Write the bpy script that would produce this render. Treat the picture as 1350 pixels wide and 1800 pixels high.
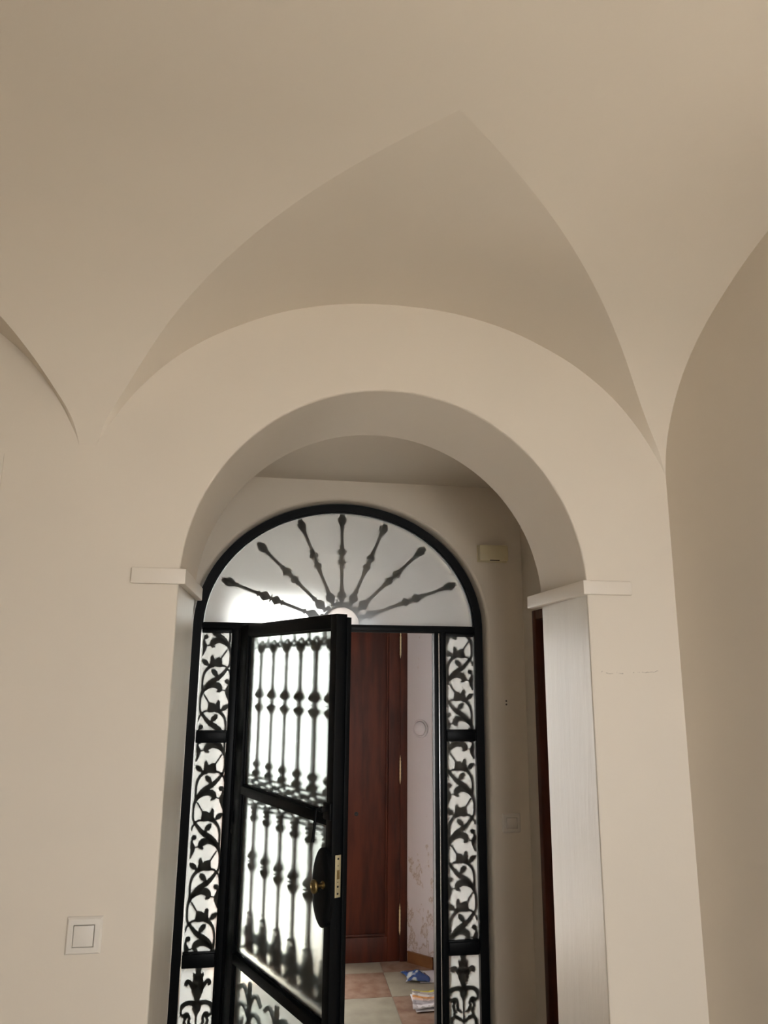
import bpy, bmesh, math, random
from mathutils import Vector, Matrix
import numpy as np
random.seed(7)
S = bpy.context.scene
for o in list(bpy.data.objects): bpy.data.objects.remove(o, do_unlink=True)
COL = S.collection
sin, cos, pi = math.sin, math.cos, math.pi

# ------------------------------------------------------------------ camera
F_PX, PITCH, YAW, ROLL = 1269.2, 0.2198, 0.1453, 0.0084
CAM = Vector((-0.299, -2.029, 1.690))
fwd = Vector((sin(YAW)*cos(PITCH), cos(YAW)*cos(PITCH), sin(PITCH)))
r0 = Vector((cos(YAW), -sin(YAW), 0)); u0 = r0.cross(fwd)
rgt = r0*cos(ROLL) + u0*sin(ROLL); up = u0*cos(ROLL) - r0*sin(ROLL)
cd = bpy.data.cameras.new('camera'); cam = bpy.data.objects.new('camera', cd); COL.objects.link(cam)
cam.matrix_world = Matrix(((rgt.x, up.x, -fwd.x, CAM.x), (rgt.y, up.y, -fwd.y, CAM.y), (rgt.z, up.z, -fwd.z, CAM.z), (0, 0, 0, 1)))
cd.sensor_fit = 'HORIZONTAL'; cd.sensor_width = 36; cd.lens = 36*F_PX/1350; cd.clip_start = .02
S.camera = cam

# ------------------------------------------------------------------ world, light, exposure
W = bpy.data.worlds.new('world'); S.world = W; W.use_nodes = True
bg = W.node_tree.nodes['Background']; bg.inputs[0].default_value = (.96, .98, 1.0, 1); bg.inputs[1].default_value = 1.0
S.view_settings.view_transform = 'Standard'; S.view_settings.look = 'None'
S.view_settings.gamma = 1; S.view_settings.use_curve_mapping = False
S.view_settings.exposure = 3.74

sun = bpy.data.lights.new('sun_offscreen', 'SUN'); sun.energy = 3.4; sun.angle = .01; sun.color = (1, .96, .90)
so = bpy.data.objects.new('sun_offscreen', sun); COL.objects.link(so); so.rotation_euler = Vector((.75, .55, 1.25)).to_track_quat('Z', 'Y').to_euler()
def portal(name, loc, rot, sx, sy):
    l = bpy.data.lights.new(name, 'AREA'); l.shape = 'RECTANGLE'; l.size = sx; l.size_y = sy
    l.cycles.is_portal = True
    o = bpy.data.objects.new(name, l); COL.objects.link(o); o.location = loc; o.rotation_euler = rot
    return o
WIN = (-.10, .86, 1.00, 2.26)          # back opening x0,x1,z0,z1
YB = -2.95                             # back wall
portal('window_back_offscreen', ((WIN[0]+WIN[1])/2, YB-.22, (WIN[2]+WIN[3])/2), (pi/2, 0, 0), WIN[1]-WIN[0], WIN[3]-WIN[2])
portal('street_door_daylight', (-.27, 2.97, 1.08), (-pi/2, 0, 0), .62, 2.16)

# ------------------------------------------------------------------ materials
MATS = {}
def mat(name, col, rough=.6, metal=0, var=0.0, scale=4, bump=0.0, bscale=60, col2=None, spec=.5, coat=0, stretch=None, detail=6, world=False):
    if name in MATS: return MATS[name]
    m = bpy.data.materials.new(name); m.use_nodes = True; nt = m.node_tree; b = nt.nodes['Principled BSDF']
    b.inputs['Base Color'].default_value = (*col, 1); b.inputs['Roughness'].default_value = rough
    b.inputs['Metallic'].default_value = metal; b.inputs['Specular IOR Level'].default_value = spec
    b.inputs['Coat Weight'].default_value = coat
    tc = nt.nodes.new('ShaderNodeTexCoord'); mp = nt.nodes.new('ShaderNodeMapping')
    nt.links.new(nt.nodes.new('ShaderNodeNewGeometry').outputs['Position'] if world else tc.outputs['Object'], mp.inputs[0])
    if stretch: mp.inputs['Scale'].default_value = stretch
    if var or col2:
        n = nt.nodes.new('ShaderNodeTexNoise'); n.inputs['Scale'].default_value = scale; n.inputs['Detail'].default_value = detail
        nt.links.new(mp.outputs[0], n.inputs['Vector'])
        r = nt.nodes.new('ShaderNodeValToRGB'); r.color_ramp.elements[0].position = .35; r.color_ramp.elements[1].position = .65
        c2 = col2 or tuple(c*(1-var) for c in col)
        r.color_ramp.elements[0].color = (*c2, 1); r.color_ramp.elements[1].color = (*col, 1)
        nt.links.new(n.outputs['Fac'], r.inputs[0]); nt.links.new(r.outputs[0], b.inputs['Base Color'])
    if bump:
        n2 = nt.nodes.new('ShaderNodeTexNoise'); n2.inputs['Scale'].default_value = bscale; n2.inputs['Detail'].default_value = 4
        nt.links.new(mp.outputs[0], n2.inputs['Vector'])
        bp = nt.nodes.new('ShaderNodeBump'); bp.inputs['Strength'].default_value = bump; bp.inputs['Distance'].default_value = .01
        nt.links.new(n2.outputs['Fac'], bp.inputs['Height']); nt.links.new(bp.outputs[0], b.inputs['Normal'])
    MATS[name] = m; return m

plaster = mat('cream_plaster', (.80, .72, .615), .75, var=.035, scale=1.6, bump=.12, bscale=14, spec=.25)
plaster_v = plaster
gloss_plaster = mat('glossy_jamb_paint', (.78, .71, .61), .40, var=.06, scale=6, bump=.22, bscale=30, stretch=(1, 1, .2), spec=.5)
white_paint = mat('impost_paint', (.81, .735, .64), .5, bump=.05, bscale=30)
zag_plaster = None
iron = mat('black_iron', (.004, .005, .006), .42, spec=.16, bump=.06, bscale=40)
cast = mat('cast_iron', (.018, .017, .016), .5, spec=.4)
wood = mat('red_brown_wood', (.115, .026, .011), .5, col2=(.05, .012, .006), scale=3.2, bump=.08, bscale=30, stretch=(6, 6, .8), spec=.35)
wood_d = wood
brass = mat('brass', (.42, .32, .15), .32, metal=1)
brass_pale = mat('pale_brass_plate', (.75, .66, .42), .42, metal=.6)
plastic = mat('white_plastic', (.80, .75, .68), .35)
plastic_y = mat('yellowed_plastic', (.80, .71, .48), .4)
dark = mat('dark_hole', (.01, .01, .01), .8)
tile_c = mat('beige_tile', (.35, .32, .245), .4, col2=(.265, .24, .175), scale=9, detail=8, world=True)
tile_r = mat('terracotta_tile', (.20, .11, .070), .4, col2=(.31, .215, .155), scale=15, detail=10, world=True)
grout = mat('grout', (.28, .25, .21), .9, var=.2, scale=20)
skirt = mat('brown_skirting_tile', (.27, .125, .045), .35, col2=(.19, .085, .03), scale=9)
concrete = mat('pale_ground', (.45, .43, .40), .9, var=.1, scale=2)
facade = mat('white_facade', (.86, .85, .82), .9, var=.03, scale=2)
bounce_tile = mat('pale_bounce_tile', (.67, .61, .51), .4, var=.1, scale=3, world=True)  # unseen room floor, made pale to bounce light up onto the vault
ceil_z = mat('zaguan_paint', (.70, .68, .68), .8)

def worn_plaster():
    m = bpy.data.materials.new('worn_lilac_plaster'); m.use_nodes = True; nt = m.node_tree; b = nt.nodes['Principled BSDF']
    b.inputs['Roughness'].default_value = .8; b.inputs['Specular IOR Level'].default_value = .2
    tc = nt.nodes.new('ShaderNodeTexCoord')
    sp = nt.nodes.new('ShaderNodeSeparateXYZ'); nt.links.new(tc.outputs['Object'], sp.inputs[0])
    n = nt.nodes.new('ShaderNodeTexNoise'); n.inputs['Scale'].default_value = 17; n.inputs['Detail'].default_value = 10; n.inputs['Roughness'].default_value = .66
    mp = nt.nodes.new('ShaderNodeMapping'); mp.inputs['Scale'].default_value = (1, 1, .5); nt.links.new(tc.outputs['Object'], mp.inputs[0]); nt.links.new(mp.outputs[0], n.inputs['Vector'])
    mr = nt.nodes.new('ShaderNodeMapRange'); mr.inputs[1].default_value = .05; mr.inputs[2].default_value = .95; mr.inputs[3].default_value = .13; mr.inputs[4].default_value = -.05
    nt.links.new(sp.outputs[2], mr.inputs[0])
    ad = nt.nodes.new('ShaderNodeMath'); ad.operation = 'ADD'; nt.links.new(n.outputs['Fac'], ad.inputs[0]); nt.links.new(mr.outputs[0], ad.inputs[1])
    r = nt.nodes.new('ShaderNodeValToRGB'); e = r.color_ramp.elements
    e[0].position = .60; e[0].color = (.70, .69, .72, 1); e[1].position = .655; e[1].color = (.40, .33, .27, 1)
    x = e.new(.63); x.color = (.62, .58, .57, 1); x = e.new(.67); x.color = (.66, .63, .63, 1)
    nt.links.new(ad.outputs[0], r.inputs[0]); nt.links.new(r.outputs[0], b.inputs['Base Color'])
    bp = nt.nodes.new('ShaderNodeBump'); bp.inputs['Strength'].default_value = .25; bp.inputs['Distance'].default_value = .01; bp.invert = True
    nt.links.new(ad.outputs[0], bp.inputs['Height']); nt.links.new(bp.outputs[0], b.inputs['Normal'])
    return m
zag_plaster = worn_plaster()

def plaster_front():
    m = plaster.copy(); m.name = 'cream_plaster_cracked'; nt = m.node_tree; N = nt.nodes; b = N['Principled BSDF']; src = b.inputs['Base Color'].links[0].from_socket
    tc = N.new('ShaderNodeTexCoord'); sp = N.new('ShaderNodeSeparateXYZ'); nt.links.new(tc.outputs['Object'], sp.inputs[0])
    def math_(op, a, b_=None):
        n = N.new('ShaderNodeMath'); n.operation = op
        for i, q in enumerate((a, b_)):
            if q is None: continue
            if isinstance(q, (int, float)): n.inputs[i].default_value = q
            else: nt.links.new(q, n.inputs[i])
        return n.outputs[0]
    nz = N.new('ShaderNodeTexNoise'); nz.inputs['Scale'].default_value = 22; nz.inputs['Detail'].default_value = 5; nt.links.new(tc.outputs['Object'], nz.inputs['Vector'])
    n2 = N.new('ShaderNodeTexNoise'); n2.inputs['Scale'].default_value = 45; n2.inputs['Detail'].default_value = 3; nt.links.new(tc.outputs['Object'], n2.inputs['Vector'])
    off = math_('MULTIPLY', math_('SUBTRACT', nz.outputs['Fac'], .5), .05)
    dz = math_('ABSOLUTE', math_('SUBTRACT', math_('SUBTRACT', sp.outputs[2], 1.699), off))
    line = math_('LESS_THAN', dz, .0009)
    inx = math_('MULTIPLY', math_('GREATER_THAN', sp.outputs[0], .625), math_('LESS_THAN', sp.outputs[0], .83))
    msk = math_('MULTIPLY', math_('MULTIPLY', line, inx), math_('GREATER_THAN', n2.outputs['Fac'], .50))
    mx = N.new('ShaderNodeMix'); mx.data_type = 'RGBA'; nt.links.new(math_('MULTIPLY', msk, .7), mx.inputs[0]); nt.links.new(src, mx.inputs[6]); mx.inputs[7].default_value = (.30, .24, .19, 1)
    nt.links.new(mx.outputs[2], b.inputs['Base Color']); return m

def frosted(name, rough, col=(.95, .97, .96), trl=.25, bump=.15):
    m = bpy.data.materials.new(name); m.use_nodes = True; nt = m.node_tree; nt.nodes.clear()
    out = nt.nodes.new('ShaderNodeOutputMaterial')
    g = nt.nodes.new('ShaderNodeBsdfRefraction'); g.inputs['Color'].default_value = (*col, 1); g.inputs['Roughness'].default_value = rough; g.inputs['IOR'].default_value = 1.25
    t = nt.nodes.new('ShaderNodeBsdfTranslucent'); t.inputs['Color'].default_value = (*col, 1)
    mx = nt.nodes.new('ShaderNodeMixShader'); mx.inputs[0].default_value = trl
    gl = nt.nodes.new('ShaderNodeBsdfGlossy'); gl.inputs['Roughness'].default_value = .15
    m2 = nt.nodes.new('ShaderNodeMixShader'); m2.inputs[0].default_value = .05
    nt.links.new(g.outputs[0], mx.inputs[1]); nt.links.new(t.outputs[0], mx.inputs[2])
    nt.links.new(mx.outputs[0], m2.inputs[1]); nt.links.new(gl.outputs[0], m2.inputs[2]); nt.links.new(m2.outputs[0], out.inputs[0])
    return m
glass = frosted('frosted_glass', .30, (.82, .86, .84), trl=.72)
glass_fan = frosted('frosted_fan_glass', .55, (.82, .86, .84), trl=.30)
glass_leaf = frosted('frosted_leaf_glass', .34, (.82, .86, .84), trl=.22)
def clear_face():
    m = bpy.data.materials.new('clear_glass_face'); m.use_nodes = True; nt = m.node_tree; nt.nodes.clear()
    out = nt.nodes.new('ShaderNodeOutputMaterial'); t = nt.nodes.new('ShaderNodeBsdfTransparent'); g = nt.nodes.new('ShaderNodeBsdfGlossy'); g.inputs['Roughness'].default_value = .12
    mx = nt.nodes.new('ShaderNodeMixShader'); mx.inputs[0].default_value = .04
    nt.links.new(t.outputs[0], mx.inputs[1]); nt.links.new(g.outputs[0], mx.inputs[2]); nt.links.new(mx.outputs[0], out.inputs[0]); return m
clear = clear_face()
opal = frosted('opal_hub_glass', .6, (.98, .95, .92), .7)

# ------------------------------------------------------------------ helpers
def obj(name, verts, faces, m, parent=None, smooth=None, kind=None):
    me = bpy.data.meshes.new(name); me.from_pydata([tuple(v) for v in verts], [], faces); me.validate(); me.update()
    return fin(name, me, m, parent, smooth, kind)
def fin(name, me, m, parent=None, smooth=None, kind=None):
    if m: me.materials.append(m)
    if smooth is not None:
        me.shade_smooth(); me.set_sharp_from_angle(angle=math.radians(smooth))
    o = bpy.data.objects.new(name, me); COL.objects.link(o)
    if parent: o.parent = parent
    if kind: o['kind'] = kind
    return o
def bmobj(name, bm, m, parent=None, smooth=None, kind=None):
    bmesh.ops.recalc_face_normals(bm, faces=bm.faces)
    me = bpy.data.meshes.new(name); bm.to_mesh(me); bm.free()
    return fin(name, me, m, parent, smooth, kind)
def empty(name, loc=(0, 0, 0), rz=0):
    o = bpy.data.objects.new(name, None); COL.objects.link(o); o.location = loc; o.rotation_euler = (0, 0, rz); o.empty_display_size = .05
    return o
def tag(o, label, cat, group=None):
    o['label'] = label; o['category'] = cat
    if group: o['group'] = group
    return o
def struct(o, label=None):
    o['kind'] = 'structure'
    if label: o['label'] = label
    return o
def abox(bm, x0, x1, y0, y1, z0, z1, bev=0):
    vs = [bm.verts.new(p) for p in ((x0, y0, z0), (x1, y0, z0), (x1, y1, z0), (x0, y1, z0), (x0, y0, z1), (x1, y0, z1), (x1, y1, z1), (x0, y1, z1))]
    fs = [bm.faces.new([vs[i] for i in f]) for f in ((0, 3, 2, 1), (4, 5, 6, 7), (0, 1, 5, 4), (1, 2, 6, 5), (2, 3, 7, 6), (3, 0, 4, 7))]
    if bev:
        es = list({e for f in fs for e in f.edges})
        bmesh.ops.bevel(bm, geom=es, offset=bev, segments=2, profile=.5, affect='EDGES')
def box(name, x0, x1, y0, y1, z0, z1, m, parent=None, bev=0, kind=None):
    bm = bmesh.new(); abox(bm, x0, x1, y0, y1, z0, z1, bev)
    return bmobj(name, bm, m, parent, 35 if bev else None, kind)
def front_clear(o):
    me = o.data; me.materials.append(clear)
    for p in me.polygons:
        if p.normal.y < -.5: p.material_index = 1
    return o
def lathe_mesh(name, prof, seg=10):
    """prof: (radius, height) along +Z"""
    v, f = [], []
    for r, h in prof:
        for k in range(seg):
            a = 2*pi*k/seg; v.append((r*cos(a), r*sin(a), h))
    n = len(prof)
    for i in range(n-1):
        for k in range(seg):
            k2 = (k+1) % seg; f.append((i*seg+k, i*seg+k2, (i+1)*seg+k2, (i+1)*seg+k))
    f.append(tuple(range(seg))[::-1]); f.append(tuple((n-1)*seg+k for k in range(seg)))
    me = bpy.data.meshes.new(name); me.from_pydata(v, [], f); me.update()
    me.shade_smooth(); me.set_sharp_from_angle(angle=math.radians(50))
    return me
def inst(name, me, m, parent, loc, rot=(0, 0, 0)):
    if not me.materials: me.materials.append(m)
    o = bpy.data.objects.new(name, me); COL.objects.link(o); o.parent = parent; o.location = loc; o.rotation_euler = rot
    return o
def catmull(pts, n=5):
    P = [np.array(p, float) for p in pts]
    if len(P) < 3: return P
    out = []
    for i in range(len(P)-1):
        a = P[max(i-1, 0)]; b = P[i]; c = P[i+1]; d = P[min(i+2, len(P)-1)]
        for k in range(n):
            t = k/n
            out.append(.5*((2*b)+(-a+c)*t+(2*a-5*b+4*c-d)*t*t+(-a+3*b-3*c+d)*t**3))
    out.append(P[-1]); return out
def stroke(bm, pts, y0, y1, n=5):
    """ribbon in the XZ plane; pts (x, z, width); extruded y0..y1"""
    P = catmull(pts, n); rows = []
    for i, p in enumerate(P):
        a = P[max(i-1, 0)]; b = P[min(i+1, len(P)-1)]; t = (b-a)[:2]; L = np.hypot(*t) or 1; t = t/L; nn = np.array((-t[1], t[0])); w = max(p[2], .0006)/2
        l = p[:2]+nn*w; r = p[:2]-nn*w
        rows.append([bm.verts.new((l[0], y0, l[1])), bm.verts.new((r[0], y0, r[1])), bm.verts.new((r[0], y1, r[1])), bm.verts.new((l[0], y1, l[1]))])
    for A, B in zip(rows, rows[1:]):
        for k in range(4): bm.faces.new((A[k], A[(k+1) % 4], B[(k+1) % 4], B[k]))
    bm.faces.new(rows[0][::-1]); bm.faces.new(rows[-1])
def blob(bm, poly, y0, y1):
    a = [bm.verts.new((x, y0, z)) for x, z in poly]; b = [bm.verts.new((x, y1, z)) for x, z in poly]
    fa = bm.faces.new(a); fb = bm.faces.new(b[::-1]); n = len(poly)
    for i in range(n): bm.faces.new((a[i], b[i], b[(i+1) % n], a[(i+1) % n]))
    bmesh.ops.triangulate(bm, faces=[fa, fb])
def clip(bm, x0, x1, z0, z1):
    for co, no in (((x0, 0, 0), (-1, 0, 0)), ((x1, 0, 0), (1, 0, 0)), ((0, 0, z0), (0, 0, -1)), ((0, 0, z1), (0, 0, 1))):
        bmesh.ops.bisect_plane(bm, geom=bm.verts[:]+bm.edges[:]+bm.faces[:], plane_co=co, plane_no=no, clear_outer=True)
        es = [e for e in bm.edges if e.is_boundary]
        if es: bmesh.ops.holes_fill(bm, edges=es, sides=0)
def arch_wall(name, x0, x1, ztop, rings, m, n=40, mrev=None, sharp=12, kind='structure', parent=None, zbot=0.0):
    """wall with an arched opening. rings: (y, cx, a, b, zspring); first ring = front face, last = back face"""
    v, f, mi = [], [], []
    def ring_pts(cx, a, b, zs):
        pts = [(cx-a, zbot), (cx-a, zbot+(zs-zbot)*.5)]
        for i in range(n+1):
            t = pi-pi*i/n; pts.append((cx+a*cos(t), zs+b*sin(t)))
        pts += [(cx+a, zbot+(zs-zbot)*.5), (cx+a, zbot)]
        return pts
    R = []
    for (y, cx, a, b, zs) in rings:
        ids = []
        for x, z in ring_pts(cx, a, b, zs): ids.append(len(v)); v.append((x, y, z))
        R.append(ids)
    K = len(R[0])
    for A, B in zip(R, R[1:]):
        for k in range(K-1): f.append((A[k], A[k+1], B[k+1], B[k])); mi.append(1 if (k < 2 or k >= K-3) and B is not R[1] else 0)
    for side, ids in ((0, R[0]), (1, R[-1])):
        y = v[ids[0]][1]; zs = rings[0 if side == 0 else -1][4]
        def add(p): v.append(p); return len(v)-1
        tops = [add((v[i][0], y, ztop)) for i in ids[2:-2]]
        for k in range(len(tops)-1):
            q = (ids[2+k], tops[k], tops[k+1], ids[3+k]); f.append(q if side == 0 else q[::-1]); mi.append(0)
        for xs, jj in ((x0, (ids[0], ids[1], ids[2], tops[0])), (x1, (ids[-1], ids[-2], ids[-3], tops[-1]))):
            o = [add((xs, y, v[i][2])) for i in jj]
            for k in range(3):
                q = (o[k], o[k+1], jj[k+1], jj[k]); f.append(q if (side == 0) == (xs == x0) else q[::-1]); mi.append(0)
    # top and end caps
    yf, yb = rings[0][0], rings[-1][0]
    c = [(x0, yf, zbot), (x0, yb, zbot), (x0, yb, ztop), (x0, yf, ztop), (x1, yf, zbot), (x1, yb, zbot), (x1, yb, ztop), (x1, yf, ztop)]
    b0 = len(v); v += c
    f += [(b0, b0+3, b0+2, b0+1), (b0+4, b0+5, b0+6, b0+7), (b0+3, b0+7, b0+6, b0+2)]; mi += [0, 0, 0]
    me = bpy.data.meshes.new(name); me.from_pydata(v, [], f); me.update()
    me.materials.append(m); me.materials.append(mrev or m)
    for p_, i in zip(me.polygons, mi): p_.material_index = i
    me.shade_smooth(); me.set_sharp_from_angle(angle=math.radians(sharp))
    o = bpy.data.objects.new(name, me); COL.objects.link(o); o['kind'] = kind
    if parent: o.parent = parent
    return o
def rect_wall(name, axis, pos0, pos1, a0, a1, z0, z1, holes, m):
    """slab wall with rectangular holes; axis 'x' = wall lies in a plane x=const"""
    bm = bmesh.new()
    xs = sorted({a0, a1, *[h[0] for h in holes], *[h[1] for h in holes]}); zs = sorted({z0, z1, *[h[2] for h in holes], *[h[3] for h in holes]})
    for i in range(len(xs)-1):
        for j in range(len(zs)-1):
            cx, cz = (xs[i]+xs[i+1])/2, (zs[j]+zs[j+1])/2
            if any(h[0] < cx < h[1] and h[2] < cz < h[3] for h in holes): continue
            if axis == 'x': abox(bm, pos0, pos1, xs[i], xs[i+1], zs[j], zs[j+1])
            else: abox(bm, xs[i], xs[i+1], pos0, pos1, zs[j], zs[j+1])
    bmesh.ops.remove_doubles(bm, verts=bm.verts, dist=1e-5)
    seen = {}
    for fc in list(bm.faces):
        k = tuple(sorted(v_.index for v_ in fc.verts))
        seen.setdefault(k, []).append(fc)
    return struct(bmobj(name, bm, m))

# ------------------------------------------------------------------ room shell
XR, XL = .888, -2.57          # right and left wall faces
DW = .4265                    # arch wall thickness
CX = .0205
struct(arch_wall('wall_front', XL-.2, XR+.2, 3.15,
    [(0, CX, .5925, .597, 1.932), (.0015, CX, .5895, .594, 1.932), (.006, CX, .588, .592, 1.932), (DW-.006, CX+.0075, .5985, .592, 1.932), (DW, CX+.0075, .6015, .596, 1.932)],
    plaster_front(), n=64, mrev=gloss_plaster), 'cream plastered wall pierced by a round arch')

# barrel profile (distance from wall, height) read off the right-hand end wall
YP = [0, .012, .042, .101, .176, .274, .363, .444, .519, .60, .70, .80, .92, 1.10, 1.40, 1.80]
ZP = [2.305, 2.372, 2.448, 2.538, 2.613, 2.678, 2.720, 2.752, 2.776, 2.796, 2.813, 2.824, 2.834, 2.845, 2.855, 2.860]
def pchip(xs, ys):
    xs = np.array(xs, float); ys = np.array(ys, float); h = np.diff(xs); d = np.diff(ys)/h; m = np.zeros(len(xs))
    for i in range(1, len(xs)-1):
        if d[i-1]*d[i] > 0:
            w1 = 2*h[i]+h[i-1]; w2 = h[i]+2*h[i-1]; m[i] = (w1+w2)/(w1/d[i-1]+w2/d[i])
    m[0] = d[0]; m[-1] = d[-1]
    def g(x):
        x = min(max(x, xs[0]), xs[-1]); i = min(max(int(np.searchsorted(xs, x))-1, 0), len(xs)-2); t = (x-xs[i])/h[i]
        return float((2*t**3-3*t*t+1)*ys[i]+(t**3-2*t*t+t)*h[i]*m[i]+(-2*t**3+3*t*t)*ys[i+1]+(t**3-t*t)*h[i]*m[i+1])
    return g
def spline(xs, ys):
    xs = np.array(xs, float); ys = np.array(ys, float); n = len(xs); h = np.diff(xs); A = np.eye(n); r = np.zeros(n)
    for i in range(1, n-1): A[i, i-1] = h[i-1]; A[i, i] = 2*(h[i-1]+h[i]); A[i, i+1] = h[i]; r[i] = 6*((ys[i+1]-ys[i])/h[i]-(ys[i]-ys[i-1])/h[i-1])
    M = np.linalg.solve(A, r)
    def g(x):
        x = min(max(x, xs[0]), xs[-1]); i = min(max(int(np.searchsorted(xs, x))-1, 0), n-2); a = (xs[i+1]-x)/h[i]; b_ = 1-a
        return float(a*ys[i]+b_*ys[i+1]+((a**3-a)*M[i]+(b_**3-b_)*M[i+1])*h[i]**2/6)
    return g
barz = pchip(YP, ZP)
HALF = .852; BAYS = (.034, -1.714)
# lunette edge on the wall (distance from bay centre, height) and groin in plan (distance, depth)
wallz = pchip([0, .10, .20, .31, .38, .46, .55, .63, .70, .765, .80, .83, .845, HALF], [2.810, 2.806, 2.794, 2.769, 2.746, 2.711, 2.663, 2.606, 2.542, 2.462, 2.408, 2.352, 2.322, 2.300])
groin = spline([0, .25, .50, .68, .78, HALF], [.795, .580, .338, .143, .046, .0])
def grid_mesh(rows):
    v, f = [], []; n = len(rows[0])
    for r in rows: v += r
    for i in range(len(rows)-1):
        for j in range(n-1): f.append((i*n+j, (i+1)*n+j, (i+1)*n+j+1, i*n+j+1))
    return v, f
xs = []
for c in BAYS: xs += [c+HALF*sin(t) for t in np.linspace(-pi/2, pi/2, 97)]
xs += [XL-.1, XR+.03]; xs = sorted(xs)
def gdepth(x):
    for c in BAYS:
        if abs(x-c) < HALF: return groin(abs(x-c))
    return 0.0
rows = []
YC = -YB/2
for x in xs:
    g = gdepth(x); r = []
    for k in range(41):
        s = (k/40)**1.7; y = g+(YC-g)*s; r.append((x, -y, barz(y)))
    for k in range(40, -1, -1):
        y = YC*((k/40)**1.7); r.append((x, -(2*YC-y), barz(y)))
    rows.append(r)
v, f = grid_mesh(rows)
ceil = struct(obj('ceiling', v, f, plaster, smooth=60), 'cream plastered shallow barrel vault')
for c in BAYS:
    rows = []
    for t in np.linspace(-pi/2, pi/2, 97):
        dx = HALF*sin(t); a = abs(dx); g = groin(a); z0 = wallz(a); z1 = barz(g); r = []
        for k in range(17):
            s = k/16; r.append((c+dx, -g*s, z0+(z1-z0)*s+.006*sin(pi*s)*g))
        rows.append(r)
    v, f = grid_mesh(rows)
    obj('lunette', v, f, plaster, ceil, smooth=60)

rect_wall('wall_right', 'x', XR, XR+.2, YB-.2, 0, 0, 3.15, [], plaster)
rect_wall('wall_left', 'x', XL-.2, XL, YB-.2, 0, 0, 3.15, [], plaster)
rect_wall('wall_back', 'y', YB-.2, YB, XL, XR, 0, 3.15, [WIN], plaster)
w = struct(empty('window_1', ((WIN[0]+WIN[1])/2, YB-.1, WIN[2])), 'wooden frame of the open window behind the viewer')
wm = (WIN[1]-WIN[0])/2; wh = WIN[3]-WIN[2]
for a in ((-wm, -wm+.05, 0, wh), (wm-.05, wm, 0, wh), (-wm+.05, wm-.05, wh-.05, wh), (-wm+.05, wm-.05, 0, .05)): box('window_frame', a[0], a[1], -.04, .04, a[2], a[3], wood, w)
# ---- floor: one slab, tiles as pieces behind the gate where they show
fl = struct(box('floor', XL-.2, 1.4, YB-.2, 3.0, -.08, -.004, grout), 'grout bed under the chequered floor tiles')
TX, TY, TS = .395, 2.583, .326
tm = {}
for nm, mm in (('c', tile_c), ('r', tile_r), ('p', bounce_tile)):
    bm = bmesh.new(); abox(bm, .0015, TS-.0015, .0015, TS-.0015, -.012, 0, .0015); bmesh.ops.recalc_face_normals(bm, faces=bm.faces)
    me = bpy.data.meshes.new('tile_'+nm); bm.to_mesh(me); bm.free(); me.materials.append(mm); tm[nm] = me
for i in range(-9, 3):
    for j in range(-19, 1):
        x = TX+i*TS; y = TY+j*TS
        o = bpy.data.objects.new('tile', tm['p' if y < -.1 else 'r' if (i+j) % 2 == 0 else 'c']); COL.objects.link(o); o.parent = fl; o.location = (x, y, .0)

# ------------------------------------------------------------------ vestibule behind the arch
YV, XV, ZV = 1.403, .898, 2.613
GC, GZ = .011, 1.900          # gate centre and springing
struct(arch_wall('wall_vestibule_back', -1.0, 1.4, 2.9,
    [(YV, GC, .722, .634, GZ), (YV+.0012, GC, .715, .627, GZ), (YV+.005, GC, .709, .621, GZ), (YV+.011, GC, .705, .617, GZ), (YV+.018, GC, .7035, .6155, GZ), (YV+.026, GC, .703, .615, GZ), (YV+.25, GC, .690, .604, GZ)], plaster_v, n=64),
    'dim plastered wall around the arched iron screen')
DY0, DY1, DZ = .45, 1.272, 1.985
rect_wall('wall_vestibule_right', 'x', XV, XV+.25, DW, YV, 0, 2.9, [(DY0, DY1, 0, DZ)], plaster_v)
rect_wall('wall_vestibule_left', 'x', -1.06, -.86, DW, YV, 0, 2.9, [], plaster_v)
struct(box('ceiling_vestibule', -.95, XV+.1, DW-.03, YV+.03, ZV, ZV+.1, plaster_v), 'flat grey ceiling of the vestibule')
# wooden door in the vestibule's right wall
d3 = struct(empty('door_3', (XV+.02, (DY0+DY1)/2, 0)), 'dark brown wooden door in the side wall of the vestibule')
L = (DY1-DY0)/2
for a in ((L-.045, L, 0, DZ), (-L, -L+.045, 0, DZ), (-L+.045, L-.045, DZ-.045, DZ)): box('door_frame', -.024, .07, a[0], a[1], a[2], a[3]-.001, wood, d3, .004)
for a in ((L-.065, L-.045, 0, DZ-.045), (-L+.045, -L+.065, 0, DZ-.045)): box('door_stop', .02, .07, a[0], a[1], a[2], a[3], wood_d, d3, .003)
lf = box('door_panel', .03, .065, -L+.066, L-.066, .01, DZ-.05, wood_d, d3, .003)
for z0, z1 in ((.15, .8), (.95, 1.8)):
    bm = bmesh.new(); abox(bm, .022, .03, -L+.17, L-.17, z0, z1, .004); bmobj('raised_field', bm, wood_d, lf)
box('latch_plate', .012, .0195, L-.062, L-.05, .94, 1.01, brass_pale, d3, .001)

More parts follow.
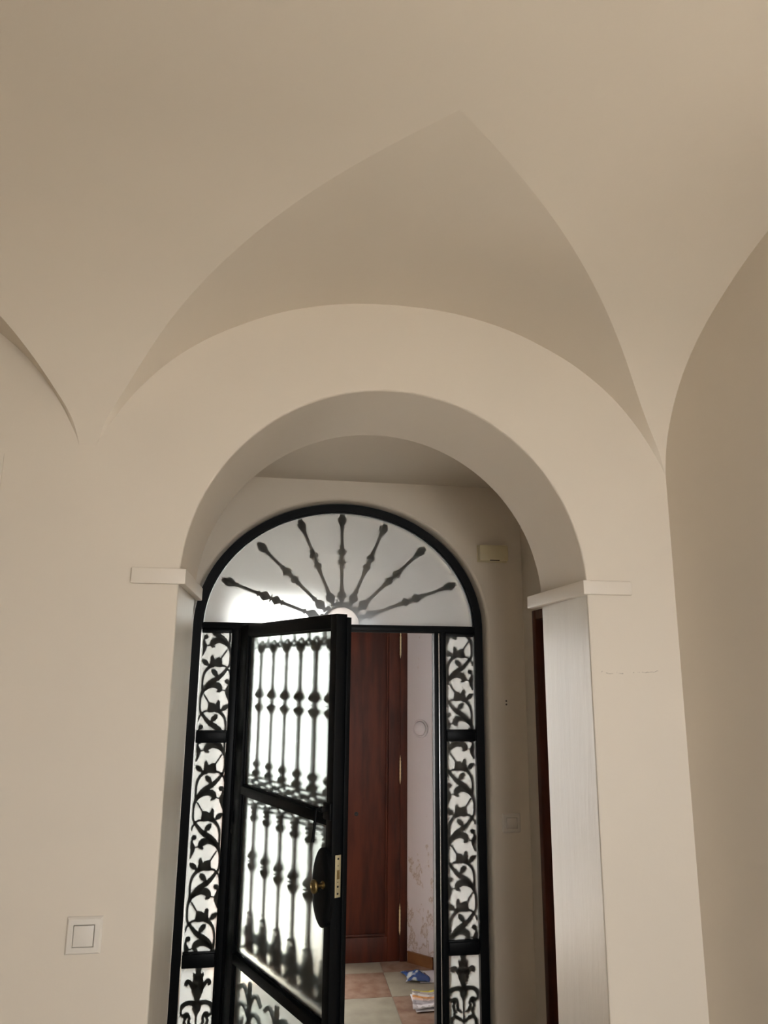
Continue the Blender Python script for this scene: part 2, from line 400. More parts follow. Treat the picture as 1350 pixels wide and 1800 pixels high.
# ------------------------------------------------------------------ imposts (capital bands) on the arch
ZI0, ZI1 = 1.922, 1.9645
def impost(n, side):
    bm = bmesh.new()
    if side < 0:
        xi = CX-.5885; abox(bm, -.692, xi+.020, -.014, -.0003, ZI0, ZI1, .0025)
        abox(bm, xi+.0005, xi+.020, -.0135, DW+.03, ZI0, ZI1, .0025)
    else:
        xi = CX+.5885; abox(bm, xi-.016, .747, -.012, -.0003, ZI0, ZI1, .006)
        abox(bm, xi-.016, xi+.0075, -.0115, DW+.055, ZI0, ZI1, .0025)
    o = bmobj('trim_%d' % n, bm, white_paint, None, 35); return o
struct(impost(1, -1), 'narrow painted impost band at the left springing of the arch')
struct(impost(2, 1), 'narrow painted impost band with one rounded end at the right springing of the arch')

# ------------------------------------------------------------------ entrance passage behind the gate, street door
YS0, YS1 = YV+.25, 2.592
rect_wall('wall_passage_right', 'x', 1.05, 1.3, YS0, YS1, 0, 2.9, [], zag_plaster)
rect_wall('wall_passage_left', 'x', -1.3, -1.05, YS0, YS1, 0, 2.9, [], zag_plaster)
struct(box('ceiling_passage', -1.15, 1.15, YS0-.03, YS1+.03, 2.72, 2.82, ceil_z), 'flat ceiling of the entrance passage')
SD0, SD1, SDZ = -.565, .560, 2.20            # door opening at the door plane
YD = 2.72
bm = bmesh.new()
def prism(bm, poly, z0, z1):
    a = [bm.verts.new((x, y, z0)) for x, y in poly]; b = [bm.verts.new((x, y, z1)) for x, y in poly]; n = len(poly)
    bm.faces.new(a[::-1]); bm.faces.new(b)
    for i in range(n): bm.faces.new((a[i], a[(i+1) % n], b[(i+1) % n], b[i]))
prism(bm, [(SD1, YD), (.692, YS1), (1.3, YS1), (1.3, 2.98), (SD1, 2.98)], 0, 2.9)
prism(bm, [(SD0, YD), (SD0, 2.98), (-1.3, 2.98), (-1.3, YS1), (-.70, YS1)], 0, 2.9)
prism(bm, [(SD0, YD), (-.70, YS1), (.692, YS1), (SD1, YD), (SD1, 2.98), (SD0, 2.98)], SDZ+.002, 2.9)
struct(bmobj('wall_street', bm, zag_plaster), 'flaking pale lilac plaster wall with splayed reveals around the street door')
d1 = struct(empty('door_1', (0, YD, 0)), 'closed red-brown panelled wooden leaf of the street door')
box('door_jamb', .514, SD1-.0005, .0, .07, 0, SDZ, wood, d1, .004)
box('door_head', SD0+.06, .514, .0, .07, SDZ-.05, SDZ, wood, d1, .004)
bm = bmesh.new(); abox(bm, .0, .5125, .022, .06, .003, SDZ-.052, .003); leaf = bmobj('door_leaf', bm, wood, d1, 35)
# stiles and rails framing a recessed panel, with moulding
for nm, a in (('stile', (.438, .5125, .003, SDZ-.052)), ('stile', (.0, .085, .003, SDZ-.052)), ('rail', (.085, .438, .003, .14)), ('rail', (.085, .438, SDZ-.2, SDZ-.052))):
    box(nm, a[0], a[1], .004, .0219, a[2], a[3], wood, d1, .003)
for a in ((.424, .4375, .1405, SDZ-.2), (.0855, .099, .1405, SDZ-.2), (.0995, .4235, .1405, .154)):
    box('moulding', a[0], a[1], .010, .0218, a[2], a[3], wood, d1, .004)
hm = lathe_mesh('hinge', [(.0005, 0), (.003, .012), (.0045, .02), (.003, .022), (.006, .024)]+[(.006 if k % 2 else .0052, .03+.012*k) for k in range(10)]+[(.003, .15), (.0045, .153), (.003, .162), (.0005, .176)], 8)
for z in (1.785, 1.008, .146): inst('hinge', hm, brass_pale, d1, (.513, -.004, z))
kh = lathe_mesh('keyhole_cover', [(.013, 0), (.013, .004), (.009, .006), (.005, .006), (.0045, .002)], 12)
inst('keyhole_cover', kh, cast, d1, (.241, .0215, .834), (pi/2, 0, 0))
# open left leaf, folded inwards against the left reveal
d2 = struct(empty('door_2', (SD0+.01, YD+.02, 0), math.radians(-97)), 'red-brown wooden street door leaf standing open')
bm = bmesh.new(); abox(bm, .0, .52, -.05, -.012, .012, SDZ-.052, .003); bmobj('door_leaf', bm, wood, d2, 35)
for nm, a in (('stile', (.0, .08, .012, SDZ-.052)), ('stile', (.44, .52, .012, SDZ-.052)), ('rail', (.08, .44, .012, .14)), ('rail', (.08, .44, SDZ-.2, SDZ-.052))): box(nm, a[0], a[1], -.0119, .006, a[2], a[3], wood, d2, .003)
# brown skirting tiles along reveal and wall
bs = struct(empty('baseboard_passage', (0, 0, 0)), 'brown ceramic skirting with a ledge along the passage wall')
def skirt_tile(p, q):
    p = Vector((*p, 0)); q = Vector((*q, 0)); d = (q-p); n = Vector((d.y, -d.x, 0)).normalized(); g = d.normalized()*.001
    bm = bmesh.new(); prism(bm, [(p+g)[:2], (p+g+n*.009)[:2], (q-g+n*.009)[:2], (q-g)[:2]], 0.0005, .054)
    prism(bm, [(p+g)[:2], (p+g+n*.013)[:2], (q-g+n*.013)[:2], (q-g)[:2]], .055, .062)
    return bmobj('tile', bm, skirt, bs)
skirt_tile((SD1+.004, YD-.004), (.692, YS1-.0005)); skirt_tile((.694, YS1-.0005), (.87, YS1-.0005)); skirt_tile((.872, YS1-.0005), (1.048, YS1-.0005))
skirt_tile((-1.048, YS1-.0005), (-.705, YS1-.0005))
# street outside
struct(box('ground', -14, 14, -14, 16, -.3, -.09, concrete), 'pale paving of street and courtyard')
struct(box('wall_opposite', -9, 9, 7.0, 7.3, -.09, 5.5, facade), 'white house front across the street')

# ------------------------------------------------------------------ fixed iron screen with fanlight and side lights
GY = 1.455
scr = tag(empty('iron_screen', (0, GY, 0)), 'black iron arched screen with sunburst fanlight and scrolled frosted side lights', 'screen')
def arch_frame(name, ao, bo, ai, bi, y0, y1, bottom=True):
    bm = bmesh.new(); path = []
    n = 72
    o_, i_ = [], []
    if bottom: o_.append((GC-ao, .0)); i_.append((GC-ai, .0))
    for k in range(n+1):
        t = pi-pi*k/n; o_.append((GC+ao*cos(t), GZ+bo*sin(t))); i_.append((GC+ai*cos(t), GZ+bi*sin(t)))
    if bottom: o_.append((GC+ao, .0)); i_.append((GC+ai, .0))
    R = []
    for (a, b), (c, d) in zip(o_, i_): R.append([bm.verts.new((a, y0, b)), bm.verts.new((c, y0, d)), bm.verts.new((c, y1, d)), bm.verts.new((a, y1, b))])
    for A, B in zip(R, R[1:]):
        for k in range(4): bm.faces.new((A[k], A[(k+1) % 4], B[(k+1) % 4], B[k]))
    bm.faces.new(R[0][::-1]); bm.faces.new(R[-1])
    return bmobj(name, bm, iron, scr, 30)
arch_frame('outer_frame', .693, .607, .654, .570, 0, .05)
arch_frame('glazing_bead', .656, .572, .648, .563, .010, .045, False)
def member(name, x0, x1, z0, z1, bead='v'):
    bm = bmesh.new(); abox(bm, x0, x1, 0.0, .05, z0, z1, .002)
    if bead == 'v': abox(bm, x0-.006, x1+.006, .011, .045, z0, z1, .0015)
    else: abox(bm, x0, x1, .011, .045, z0-.006, z1+.006, .0015)
    return bmobj(name, bm, iron, scr, 35)
XIL, XIR = GC-.650, GC+.650
member('transom', XIL-.002, XIR+.002, 1.889, 1.912, 'h')
member('mullion', -.497, -.470, .0, 1.8885)
box('hinge_stile', -.4695, -.442, .004, .05, 0, 1.8825, iron, scr, .002)
member('mullion', .4955, .5165, .0, 1.8885)
box('lock_stile', .461, .4830, -.004, .046, 0, 1.885, iron, scr, .002)
SLX = ((-.497, XIL), (.5165, XIR))
PANES = ((1.431, 1.868), (.522, 1.376), (.07, .460))
for x0, x1 in ((XIL, -.5035), (.523, XIR)):
    for z0, z1 in ((1.874, 1.8825), (1.382, 1.425), (.466, .516), (.0, .064)): member('rail', x0, x1, z0, z1, 'h')
# ---- scroll work
PX = .134/468
def unit_strokes():
    S_ = []
    def st(*p): S_.append(('s', p))
    st((690, 120, 60), (820, 205, 60), (905, 310, 46), (943, 420, 28), (942, 540, 22), (925, 640, 22), (880, 705, 34), (800, 795, 46), (720, 860, 62))
    st((620, 935, 66), (540, 1000, 60), (490, 1060, 46)) if False else None
    st((500, 1060, 20), (560, 1000, 44), (640, 962, 60), (720, 962, 78), (762, 1000, 72), (762, 1045, 46), (718, 1066, 14))
    st((640, 703, 6), (658, 725, 48), (690, 765, 62), (715, 797, 36), (738, 822, 12))
    st((798, 520, 15), (897, 383, 15))
    st((760, 650, 26), (830, 648, 22), (885, 678, 20), (928, 740, 18), (938, 800, 14))
    st((650, 630, 70), (585, 678, 40), (522, 755, 30), (490, 860, 24), (484, 960, 22), (478, 1040, 16))
    st((480, 550, 8), (508, 573, 48), (545, 607, 58), (572, 630, 30), (602, 658, 14))
    st((903, 925, 16), (915, 970, 30), (893, 1030, 50), (884, 1080, 46), (894, 1140, 28), (908, 1205, 10))
    st((790, 1035, 12), (868, 1046, 12))
    S_.append(('b', [(600, 655), (622, 600), (614, 520), (628, 488), (650, 472), (670, 500), (682, 545), (720, 522), (765, 512), (802, 516), (796, 560), (772, 612), (798, 634), (812, 658), (765, 672), (690, 660), (632, 682)]))
    S_.append(('b', [(885+40*cos(a), 900+38*sin(a)) for a in np.linspace(0, 2*pi, 14)[:-1]]))
    return [s for s in S_ if s]
UNIT = unit_strokes(); STEP = 720*.435/1545
def conv(x, y):
    return (x-(505-(y-115)*.05825))/468, (y-590)*.435/1545
def scroll_panel(x0, x1, z0, z1, vf, mirror, y0=.0224, y1=.030):
    """vine; vf = depth of the first full flower below the pane top"""
    bm = bmesh.new(); w = x1-x0
    k0 = -2
    while True:
        v0 = vf+k0*STEP
        if v0 > (z1-z0)+.3: break
        mir = mirror ^ (k0 % 2 == 1)
        for kind, pts in UNIT:
            q = []
            for p in pts:
                u, dv = conv(p[0], p[1]); u = 1-u if mir else u
                q.append((x0+u*w, z1-(v0+dv), *((p[2]*PX*1.28+.0006,) if kind == 's' else ())))
            zz = [a[1] for a in q]
            if max(zz) < z0 or min(zz) > z1: continue
            if kind == 's': stroke(bm, q, y0, y1, 4)
            else: blob(bm, q if not mir else q[::-1], y0, y1)
        k0 += 1
    clip(bm, x0-.002, x1+.002, z0-.003, z1+.003)
    return bmobj('scroll_panel', bm, cast, scr)
SX = ((XIL+.007, -.503), (.523, XIR-.006))
scroll_panel(*SX[0], *PANES[0], .134, False); scroll_panel(*SX[0], *PANES[1], .110, False)
scroll_panel(*SX[1], *PANES[0], .081, False); scroll_panel(*SX[1], *PANES[1], .111, True)
def palmette(x0, x1, z0, z1, y0=.0224, y1=.030):
    bm = bmesh.new(); c = (x0+x1)/2; k = .135/198
    cen = [[(0, -8, 40), (0, 30, 30)], [(0, 26, 26), (0, 55, 52), (0, 95, 74), (0, 135, 66), (0, 168, 40), (0, 196, 20)], [(0, 192, 40), (0, 220, 52), (0, 245, 40), (0, 268, 14), (0, 335, 9), (0, 420, 12), (0, 500, 30), (0, 560, 12)]]
    sid = [[(-4, 66, 40), (-22, 48, 22), (-30, 30, 4)], [(-12, 118, 46), (-36, 100, 26), (-48, 84, 24), (-62, 78, 26), (-70, 90, 24), (-62, 102, 10)],
           [(-4, 204, 34), (-44, 196, 26), (-78, 206, 26), (-98, 232, 26), (-92, 262, 16), (-78, 258, 8)], [(-14, 334, 10), (-34, 322, 18), (-44, 298, 16), (-36, 280, 12)],
           [(-36, 282, 10), (-56, 262, 30), (-74, 268, 24), (-84, 258, 8)], [(-56, 268, 14), (-70, 300, 16), (-58, 330, 20), (-66, 352, 14)],
           [(0, 392, 14), (-30, 372, 20), (-62, 362, 22), (-84, 390, 20), (-70, 430, 20), (-36, 436, 18), (-22, 412, 12)], [(0, 430, 16), (-30, 470, 20), (-66, 480, 22), (-88, 520, 16), (-60, 550, 14)]]
    for p in cen: stroke(bm, [(c+a*k, z1-b*k, w*k) for a, b, w in p], y0, y1, 4)
    for p in sid:
        for s in (1, -1): stroke(bm, [(c+s*a*k, z1-b*k, w*k) for a, b, w in p], y0, y1, 4)
    clip(bm, x0-.002, x1+.002, z0-.003, z1+.003)
    return bmobj('palmette_panel', bm, cast, scr)
for s in SX: palmette(*s, *PANES[2])
for (x0, x1) in ((XIL-.001, -.5), (.52, XIR+.001)):
    for z0, z1 in PANES: front_clear(box('pane', x0, x1, .0182, .0222, z0-.006, z1+.006, glass, scr))
box('edge_strip', .4835, .4892, .002, .012, .002, 1.8825, mat('bright_aluminium', (.9, .9, .9), .25, metal=.95), scr, .0015)['label'] = 'bright metal strip'
# ---- fanlight
def half_disc(name, a, b, y0, y1, m, z=GZ, cx=GC, a0=0, n=48, r0_=0):
    bm = bmesh.new(); A, B = [], []
    pts = [(cx+a*cos(pi*k/n), z+b*sin(pi*k/n)) for k in range(n+1)]
    if r0_: pts += [(cx+r0_*cos(pi*k/24), z+r0_*sin(pi*k/24)) for k in range(24, -1, -1)]
    A = [bm.verts.new((x, y0, zz)) for x, zz in pts]; B = [bm.verts.new((x, y1, zz)) for x, zz in pts]; n2 = len(pts)
    fa = bm.faces.new(A); fb = bm.faces.new(B[::-1])
    for i in range(n2): bm.faces.new((A[i], B[i], B[(i+1) % n2], A[(i+1) % n2]))
    bmesh.ops.triangulate(bm, faces=[fa, fb])
    return bmobj(name, bm, m, scr)
ZT = 1.913
front_clear(half_disc('fan_pane', .652, .567-.013, .0182, .0222, glass_fan, ZT, r0_=.088))
half_disc('hub_pane', .087, .087, .017, .023, opal, ZT)
half_disc('hub_ring', .098, .098, .0234, .036, cast, ZT, n=24, r0_=.084)
def fan_prof(L):
    k = L/385
    P = [(.004, 0), (.012, 2), (.013, 8), (.008, 12), (.015, 22), (.0245, 34), (.020, 46), (.010, 56), (.007, 62), (.0150, 66), (.0076, 74),
         (.0076, 146), (.009, 150), (.0155, 154), (.008, 160), (.018, 172), (.0235, 178), (.012, 190), (.006, 194), (.0235, 198), (.006, 202), (.012, 206), (.0245, 220), (.020, 228), (.009, 240), (.0155, 246), (.0076, 252),
         (.0076, 322), (.0150, 328), (.007, 332), (.0150, 342), (.022, 356), (.0235, 364), (.012, 374), (.014, 378), (.008, 385)]
    return [(r, h*k) for r, h in P]
TIPS = [(-.563, 2.116), (-.404, 2.297), (-.206, 2.420), (.004, 2.456), (.224, 2.415), (.424, 2.302), (.578, 2.122)]
for tx, tz in TIPS:
    dx, dz = tx-GC, tz-ZT+.005; L = math.hypot(dx, dz); ux, uz = dx/L, dz/L; s0 = .100
    me = lathe_mesh('fan_baluster', fan_prof(L-s0), 8)
    ang = math.atan2(ux, uz)
    inst('fan_baluster', me, cast, scr, (GC+ux*s0, .0258, ZT+uz*s0), (0, ang, 0)).scale = (1, .14, 1)
for k in range(6):          # little scrolls between the balusters around the hub
    a = pi*(k+1)/7*1.0+.0
    bm = bmesh.new(); ca, sa = cos(a), sin(a); c = (GC+.104*ca, ZT+.104*sa)
    blob(bm, [(c[0]+.011*cos(t), c[1]+.011*sin(t)) for t in np.linspace(0, 2*pi, 11)[:-1]], .0224, .034)
    bmobj('hub_scroll', bm, cast, scr)

# ------------------------------------------------------------------ open gate leaf
PHI = math.radians(64.5); LW = .888
lv = tag(empty('gate_leaf', (-.462, 1.44, 0), -PHI), 'black iron gate leaf with frosted glass and balusters, standing ajar', 'gate')
LT = 1.903
def lmem(name, x0, x1, z0, z1, bead='v', y1=.045):
    bm = bmesh.new(); abox(bm, x0, x1, 0, y1, z0, z1, .002)
    if bead == 'v': abox(bm, x0-(.009 if x0 > .4 else -.002), x1+(.009 if x1 < .4 else -.002), .010, .034, z0+.001, z1-.001, .002)
    else: abox(bm, x0, x1, .010, .034, z0-.008, z1+(.008 if z1 < LT else -.002), .002)
    return bmobj(name, bm, iron, lv, 35)
lmem('stile', .010, .085, .03, LT); lmem('stile', LW-.045, LW, .03, LT)
box('rebate_strip', LW+.0005, LW+.008, .040, .058, .03, LT-.012, iron, lv, .001)
lmem('rail', .0855, LW-.0455, LT-.052, LT, 'h'); lmem('rail', .0855, LW-.0455, 1.172, 1.206, 'h'); lmem('rail', .0855, LW-.0455, .508, .546, 'h'); lmem('rail', .0855, LW-.0455, .03, .085, 'h')
GP = ((1.206, LT-.052), (.546, 1.172), (.085, .508))
glass_low = frosted('frosted_low_glass', .12, (.82, .86, .84), trl=.3)
for z0, z1 in GP: box('pane', .078, LW-.038, .016, .020, z0-.004, z1+.004, glass_leaf if z1 > .6 else glass_low, lv)
def lprof(z):
    return z
UB = [.150+.124*k for k in range(6)]
upper = [(.011, 0), (.021, .004), (.023, .016), (.014, .026), (.011, .032), (.020, .044), (.022, .052), (.012, .066), (.0085, .076), (.012, .080), (.0100, .086),
         (.0100, .250), (.012, .256), (.009, .262), (.023, .286), (.025, .294), (.010, .308), (.009, .312), (.024, .315), (.009, .318), (.010, .322), (.026, .338), (.023, .350), (.010, .372), (.0125, .378), (.0100, .384),
         (.0100, .455), (.012, .462), (.009, .468), (.011, .500), (.013, .508), (.009, .516), (.021, .532), (.019, .545), (.005, .560)]
lower = [(.010, 0), (.019, .004), (.010, .012), (.0085, .02), (.012, .026), (.0100, .032), (.0100, .170), (.012, .176), (.023, .200), (.025, .208), (.010, .220), (.024, .224), (.010, .228), (.025, .242), (.023, .252), (.010, .275), (.0125, .280), (.0100, .286),
         (.0100, .375), (.012, .382), (.009, .388), (.020, .402), (.023, .414), (.013, .428), (.020, .436), (.013, .446), (.022, .452), (.022, .458)]
mu = lathe_mesh('baluster_upper', upper, 8); ml = lathe_mesh('baluster_lower', lower, 8)
for x in UB:
    inst('baluster', mu, cast, lv, (x, .047, 1.252)); inst('baluster', ml, cast, lv, (x, .047, .706)).scale = (1, 1, .915)
def lstrokes(name, plist, y0=.044, y1=.054, x=0, z=0):
    bm = bmesh.new()
    for p in plist: stroke(bm, [(x+a, z+b, w) for a, b, w in p], y0, y1, 4)
    clip(bm, .070, LW-.030, .08, LT-.02)
    return bmobj(name, bm, cast, lv)
def both(ps): return ps+[[(-a, b, w) for a, b, w in p] for p in ps]
for x in UB:
    lstrokes('crown_ornament', both([[(0, 0, .012), (.020, -.006, .012), (.030, .006, .009), (.022, .018, .007)], [(0, .034, .006), (.016, .022, .008), (.022, .004, .012)],
        [(.022, .004, .008), (.040, .010, .008), (.056, .030, .006), (.060, .048, .006)], [(.060, .000, .008), (.048, .006, .008), (.044, .018, .006)]]), x=x, z=1.796)
    lstrokes('foot_ornament', both([[(0, -.004, .014), (.022, -.008, .012), (.036, -.020, .010), (.052, -.014, .008), (.060, -.026, .008)], [(.0, -.030, .010), (.020, -.026, .012), (.030, -.036, .008)], [(.060, -.008, .008), (.044, -.030, .008)]]), x=x, z=1.242)
    lstrokes('head_ornament', both([[(0, .004, .014), (.022, .010, .012), (.036, .022, .010), (.052, .014, .008), (.060, .028, .008)], [(.0, .034, .010), (.020, .028, .012), (.030, .036, .008)]]), x=x, z=1.130)
    lstrokes('lyre_ornament', both([[(0, .004, .030), (.018, -.008, .014), (.030, -.042, .013), (.027, -.082, .013), (.012, -.116, .013), (.002, -.150, .010)], [(0, -.02, .012), (.013, -.055, .011), (.007, -.090, .013), (.0, -.108, .010)],
        [(.030, -.076, .010), (.046, -.064, .012), (.052, -.090, .012), (.038, -.106, .010), (.042, -.134, .012), (.060, -.142, .012)], [(.0, -.125, .016), (.024, -.142, .018), (.036, -.132, .010)]]), x=x, z=.708)
for z in (1.248, 1.128): box('rod', .079, LW-.039, .045, .055, z-.005, z+.005, cast, lv)
# bottom panel scrolls
for x in (.22, .465, .71):
    lstrokes('bottom_scroll', both([[(0, 0, .016), (.04, .03, .016), (.085, .03, .014), (.110, .0, .014), (.100, -.035, .012), (.070, -.040, .012), (.062, -.015, .010)], [(0, -.01, .016), (.045, -.05, .016), (.095, -.075, .014), (.112, -.120, .014), (.085, -.155, .012), (.055, -.135, .010)],
        [(0, .04, .012), (.03, .085, .014), (.07, .100, .014), (.105, .075, .012)], [(0, -.11, .012), (.03, -.17, .014), (.08, -.19, .012)]])+[[(0, .13, .02), (0, .0, .02), (0, -.2, .02)]], x=x, z=.345, y0=.022, y1=.032)
# barrel hinges on the hinge side
hb = lathe_mesh('hinge_barrel', [(.004, 0), (.009, .004), (.009, .045), (.0075, .047), (.009, .049), (.009, .09), (.004, .096)], 10)
for z in (1.62, 1.0, .3): inst('hinge', hb, iron, lv, (.012, .004, z))
# lock: oval cover plate, brass knob, latch lever, face plate
bm = bmesh.new(); rings = []
for s, y in ((1, 0), (1, -.012), (.93, -.017), (.6, -.021)):
    rings.append([bm.verts.new((.847+.066*s*cos(t), y-.0005, .972+.126*s*sin(t))) for t in np.linspace(0, 2*pi, 41)[:-1]])
for A, B in zip(rings, rings[1:]):
    for k in range(40): bm.faces.new((A[k], A[(k+1) % 40], B[(k+1) % 40], B[k]))
bm.faces.new(rings[0][::-1]); bm.faces.new(rings[-1])
lk = bmobj('lock_cover', bm, iron, lv, 40)
kn = lathe_mesh('knob', [(.013, 0), (.013, .004), (.007, .006), (.006, .020), (.009, .024), (.020, .030), (.023, .036), (.021, .041), (.012, .043), (.011, .0405)], 20)
o = inst('knob', kn, brass, lk, (.872, -.021, .986), (pi/2, 0, 0))
o['label'] = 'small round brass knob'
bm = bmesh.new(); abox(bm, .836, .886, -.010, 0, 1.190, 1.246, .003); abox(bm, .846, .864, -.030, -.008, 1.216, 1.234, .003)
lt = bmobj('latch_bracket', bm, iron, lv, 35)
bm = bmesh.new()
for a, b, r in (((.856, -.016, 1.226), (.856, -.050, 1.228), .005), ((.856, -.047, 1.230), (.852, -.056, 1.122), .005)):
    a = Vector(a); b = Vector(b); q = (b-a).to_track_quat('Z', 'Y').to_matrix().to_4x4()
    bmesh.ops.create_cone(bm, cap_ends=True, segments=10, radius1=r, radius2=r, depth=(b-a).length, matrix=Matrix.Translation((a+b)/2) @ q)
bmobj('latch_lever', bm, iron, lt, 40)
fp = box('face_plate', LW+.0002, LW+.0022, .014, .036, .944, 1.078, brass_pale, lv, .0005)
fp['label'] = 'pale brass lock face plate'
box('latch_bolt', LW+.0022, LW+.004, .0205, .0300, 1.002, 1.030, brass, fp)
sm = lathe_mesh('plate_screw', [(.0035, 0), (.0035, .0008), (.0022, .0012)], 10)
for z in (.956, .978, 1.066): inst('plate_screw', sm, dark, fp, (LW+.0021, .025, z), (0, pi/2, 0))
for z in (.992, 1.044): inst('plate_hole', lathe_mesh('plate_hole', [(.0016, 0), (.0016, .0006)], 8), dark, fp, (LW+.0021, .025, z), (0, pi/2, 0))

# ------------------------------------------------------------------ small things
def switch(x0, x1, z0, z1, yw, label):
    cx, cz = (x0+x1)/2, (z0+z1)/2; h = (x1-x0)/2; hz = (z1-z0)/2
    s = tag(empty('light_switch', (cx, yw, cz)), label, 'switch')
    bm = bmesh.new()
    R = []
    for a, y in ((1, -.0005), (1, -.004), (.90, -.009), (.62, -.0105), (.60, -.0095), (.595, -.003)):
        R.append([bm.verts.new((sx*h*a, y, sz*hz*a)) for sx, sz in ((-1, -1), (1, -1), (1, 1), (-1, 1))])
    for A, B in zip(R, R[1:]):
        for k in range(4): bm.faces.new((A[k], A[(k+1) % 4], B[(k+1) % 4], B[k]))
    bm.faces.new(R[0][::-1]); bm.faces.new(R[-1])
    bmobj('cover_frame', bm, plastic, s, 20)
    bm = bmesh.new(); abox(bm, -h*.56, h*.56, -.0115, -.003, -hz*.56, hz*.56, .0012); bmobj('rocker', bm, plastic, s, 35)
    return s
switch(-.7735, -.6904, 1.020, 1.103, 0, 'square white light switch on the cream wall left of the arch')
switch(.765, .850, .982, 1.064, YV, 'square white light switch beside the iron screen in the dim vestibule')
c = tag(empty('door_chime', (.745, YV, 2.272)), 'yellowed rectangular door chime box high beside the fanlight', 'door chime')
bm = bmesh.new(); abox(bm, -.074, .074, -.045, -.0005, -.040, .040, .010); bmobj('case', bm, plastic_y, c, 35)
box('slot', -.022, .026, -.0465, -.0445, -.0395, -.0355, dark, c); box('back_plate', -.076, .076, -.006, -.0004, -.042, .042, plastic_y, c, .002)
# round cover on the splayed reveal
dirv = Vector((.692-SD1, YS1-YD, 0)).normalized(); nrm = Vector((dirv.y, -dirv.x, 0))
rc = tag(empty('round_cover', (.633, 2.6505, 1.350)), 'round white painted cover cap on the lilac reveal beside the wooden door', 'cover cap')
pos = Vector((SD1, YD, 0)); tpar = (Vector((.633, 2.65, 0))-pos).dot(dirv); rc.location = pos+dirv*tpar+Vector((0, 0, 1.350)); 
rc.rotation_euler = (0, 0, math.atan2(dirv.y, dirv.x))
paint_l = mat('lilac_paint', (.70, .69, .715), .6)
inst('rim', lathe_mesh('cap_rim', [(.056, .0005), (.056, .006), (.053, .009), (.046, .009), (.044, .004)], 32), paint_l, rc, (0, 0, 0), (pi/2, 0, 0))
inst('cap', lathe_mesh('cap_disc', [(.043, .001), (.043, .012), (.040, .015), (.010, .016)], 32), paint_l, rc, (0, 0, 0), (pi/2, 0, 0))
# cover plate at the left edge
cp = tag(empty('cover_plate', (-1.115, 0, 2.214)), 'painted-over square junction box cover under the left vault springing', 'cover plate')
bm = bmesh.new(); abox(bm, -.062, .062, -.006, -.0004, -.056, .056, .003); bmobj('lid', bm, plaster, cp, 35)
for x in (-.052, .052): inst('screw', lathe_mesh('lid_screw', [(.004, .0), (.004, .001), (.002, .0014)], 10), plaster, cp, (x, -.006, 0), (pi/2, 0, 0))
# wall plugs by the vestibule switch
wp = tag(empty('wall_plug', (.800, YV, 1.560)), 'two small empty screw holes with plugs in the dim wall', 'wall plug')
for z in (.006, -.010): inst('plug', lathe_mesh('plug', [(.0045, .0), (.0045, .0006), (.0028, .0006), (.0028, .0002)], 10), mat('grey_plug', (.16, .14, .12), .8), wp, (0, -.0003, z), (pi/2, 0, 0))

# ---- papers on the passage floor
def sheet(name, quad, m, parent, z=.002, wav=.004, nx=10, ny=8, fold=0, seed=1, th=.0012):
    rnd = random.Random(seed); a, b, c_, d_ = [Vector((*q, 0)) for q in quad]; v = []
    ph = [rnd.uniform(0, 6) for _ in range(4)]
    for j in range(ny+1):
        for i in range(nx+1):
            s, t = i/nx, j/ny; p = (a*(1-s)+b*s)*(1-t)+(d_*(1-s)+c_*s)*t
            hgt = wav*(1+sin(5*s+ph[0])*cos(4*t+ph[1]))*.5+fold*abs(s-.5)**2
            v.append((p.x, p.y, z+hgt))
    n = len(v); f = []
    for j in range(ny):
        for i in range(nx): q = j*(nx+1)+i; f.append((q, q+1, q+nx+2, q+nx+1))
    o = obj(name, v, f, m, parent, smooth=60)
    md = o.modifiers.new('thick', 'SOLIDIFY'); md.thickness = th; md.offset = 1
    return o
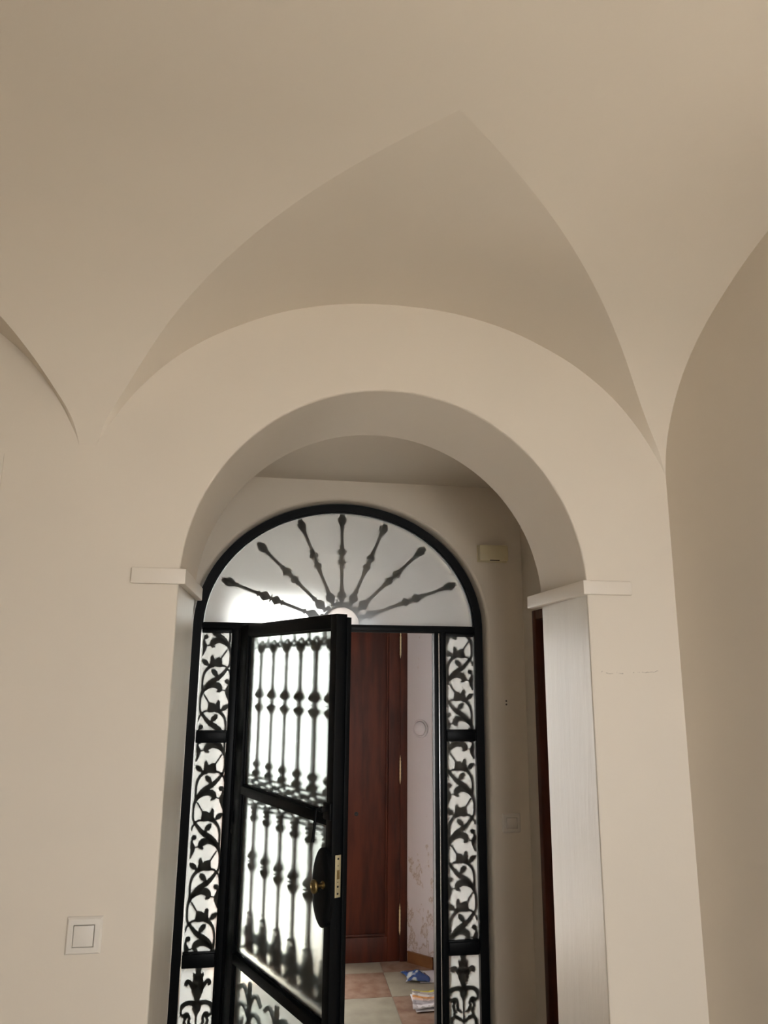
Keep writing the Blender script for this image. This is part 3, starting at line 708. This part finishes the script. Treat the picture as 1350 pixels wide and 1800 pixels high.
def newsprint():
    m = bpy.data.materials.new('printed_flyer'); m.use_nodes = True; nt = m.node_tree; b = nt.nodes['Principled BSDF']; b.inputs['Roughness'].default_value = .55
    g = nt.nodes.new('ShaderNodeNewGeometry'); mp = nt.nodes.new('ShaderNodeMapping'); mp.inputs['Rotation'].default_value = (0, 0, -.12); nt.links.new(g.outputs['Position'], mp.inputs[0])
    br = nt.nodes.new('ShaderNodeTexBrick'); br.inputs['Scale'].default_value = 55; br.inputs['Mortar Size'].default_value = .035; br.inputs['Bias'].default_value = 0
    br.inputs['Color1'].default_value = (.62, .58, .55, 1); br.inputs['Color2'].default_value = (.22, .19, .19, 1); br.inputs['Mortar'].default_value = (.75, .72, .70, 1)
    nt.links.new(mp.outputs[0], br.inputs['Vector'])
    vo = nt.nodes.new('ShaderNodeTexVoronoi'); vo.inputs['Scale'].default_value = 45; nt.links.new(mp.outputs[0], vo.inputs['Vector'])
    sp = nt.nodes.new('ShaderNodeSeparateXYZ'); nt.links.new(g.outputs['Position'], sp.inputs[0])
    r = nt.nodes.new('ShaderNodeValToRGB'); r.color_ramp.interpolation = 'CONSTANT'; mr = nt.nodes.new('ShaderNodeMapRange'); mr.inputs[1].default_value = 2.055; mr.inputs[2].default_value = 2.29
    nt.links.new(sp.outputs[1], mr.inputs[0]); nt.links.new(mr.outputs[0], r.inputs[0])
    e = r.color_ramp.elements; e[0].position = 0; e[0].color = (.75, .72, .72, 1); e[1].position = .86; e[1].color = (.75, .66, .06, 1)
    for ps, cl in ((.22, (.42, .40, .42)), (.42, (.72, .52, .42)), (.52, (.74, .34, .10)), (.62, (.72, .70, .66)), (.74, (.45, .40, .38))):
        x = e.new(ps); x.color = (*cl, 1)
    mx = nt.nodes.new('ShaderNodeMix'); mx.data_type = 'RGBA'; mx.blend_type = 'MULTIPLY'; mx.inputs[0].default_value = .7
    nt.links.new(r.outputs[0], mx.inputs[6]); nt.links.new(br.outputs['Color'], mx.inputs[7])
    ml_ = nt.nodes.new('ShaderNodeMix'); ml_.data_type = 'RGBA'; gt = nt.nodes.new('ShaderNodeMath'); gt.operation = 'GREATER_THAN'; gt.inputs[1].default_value = .5
    nt.links.new(vo.outputs['Color'], gt.inputs[0]); nt.links.new(gt.outputs[0], ml_.inputs[0]); nt.links.new(r.outputs[0], ml_.inputs[6]); nt.links.new(mx.outputs[2], ml_.inputs[7])
    nt.links.new(ml_.outputs[2], b.inputs['Base Color']); return m
paper = mat('white_paper', (.66, .65, .68), .6)
flyer = newsprint()
ny_ = tag(empty('newspaper', (.56, 2.17, 0)), 'folded colour newspaper with a yellow headline strip on the tiles', 'newspaper')
def rel(q, o): return [(x-o[0], y-o[1]) for x, y in q]
O1 = (.56, 2.17)
sheet('front_page', rel([(.470, 2.058), (.640, 2.070), (.660, 2.278), (.505, 2.268)], O1), flyer, ny_, .008, .010, fold=.03, seed=3)
sheet('inner_page', rel([(.486, 2.046), (.650, 2.056), (.682, 2.262), (.492, 2.256)], O1), paper, ny_, .002, .006, seed=5)
O2 = (.66, 2.48)
pp = tag(empty('paper_sheet', (*O2, 0)), 'plain white sheet of paper lying on the tiles under the blue wrapper', 'paper')
sheet('sheet', rel([(.575, 2.398), (.740, 2.396), (.760, 2.560), (.595, 2.566)], O2), paper, pp, .001, .003, seed=8)
def blue_mat():
    m = mat('blue_plastic_film', (.035, .085, .26), .22, col2=(.55, .62, .62), scale=16, detail=2, spec=.6, coat=.4)
    for n in m.node_tree.nodes:
        if n.type == 'VALTORGB': n.color_ramp.elements[0].position = .40; n.color_ramp.elements[1].position = .48
    return m
bl = tag(empty('plastic_wrapper', (.565, 2.475, .004)), 'crumpled blue plastic wrapper beside the skirting', 'wrapper')
rnd = random.Random(4); v = []; nx, ny2 = 16, 12
for j in range(ny2+1):
    for i in range(nx+1):
        s, t = i/nx, j/ny2; x = -.068+.130*s+.015*sin(4*t); y = -.060+.140*t-.02*s
        e_ = max(0, 1-((s-.5)/.52)**2)*max(0, 1-((t-.5)/.55)**2)
        v.append((x, y, .002+.034*e_**.7*(.75+.35*sin(7*s+3*t)*cos(9*t-2*s))+.004*rnd.random()*e_))
f = [(j*(nx+1)+i, j*(nx+1)+i+1, (j+1)*(nx+1)+i+1, (j+1)*(nx+1)+i) for j in range(ny2) for i in range(nx)]
o = obj('film', v, f, blue_mat(), bl, smooth=35); md = o.modifiers.new('thick', 'SOLIDIFY'); md.thickness = .001; md.offset = 1
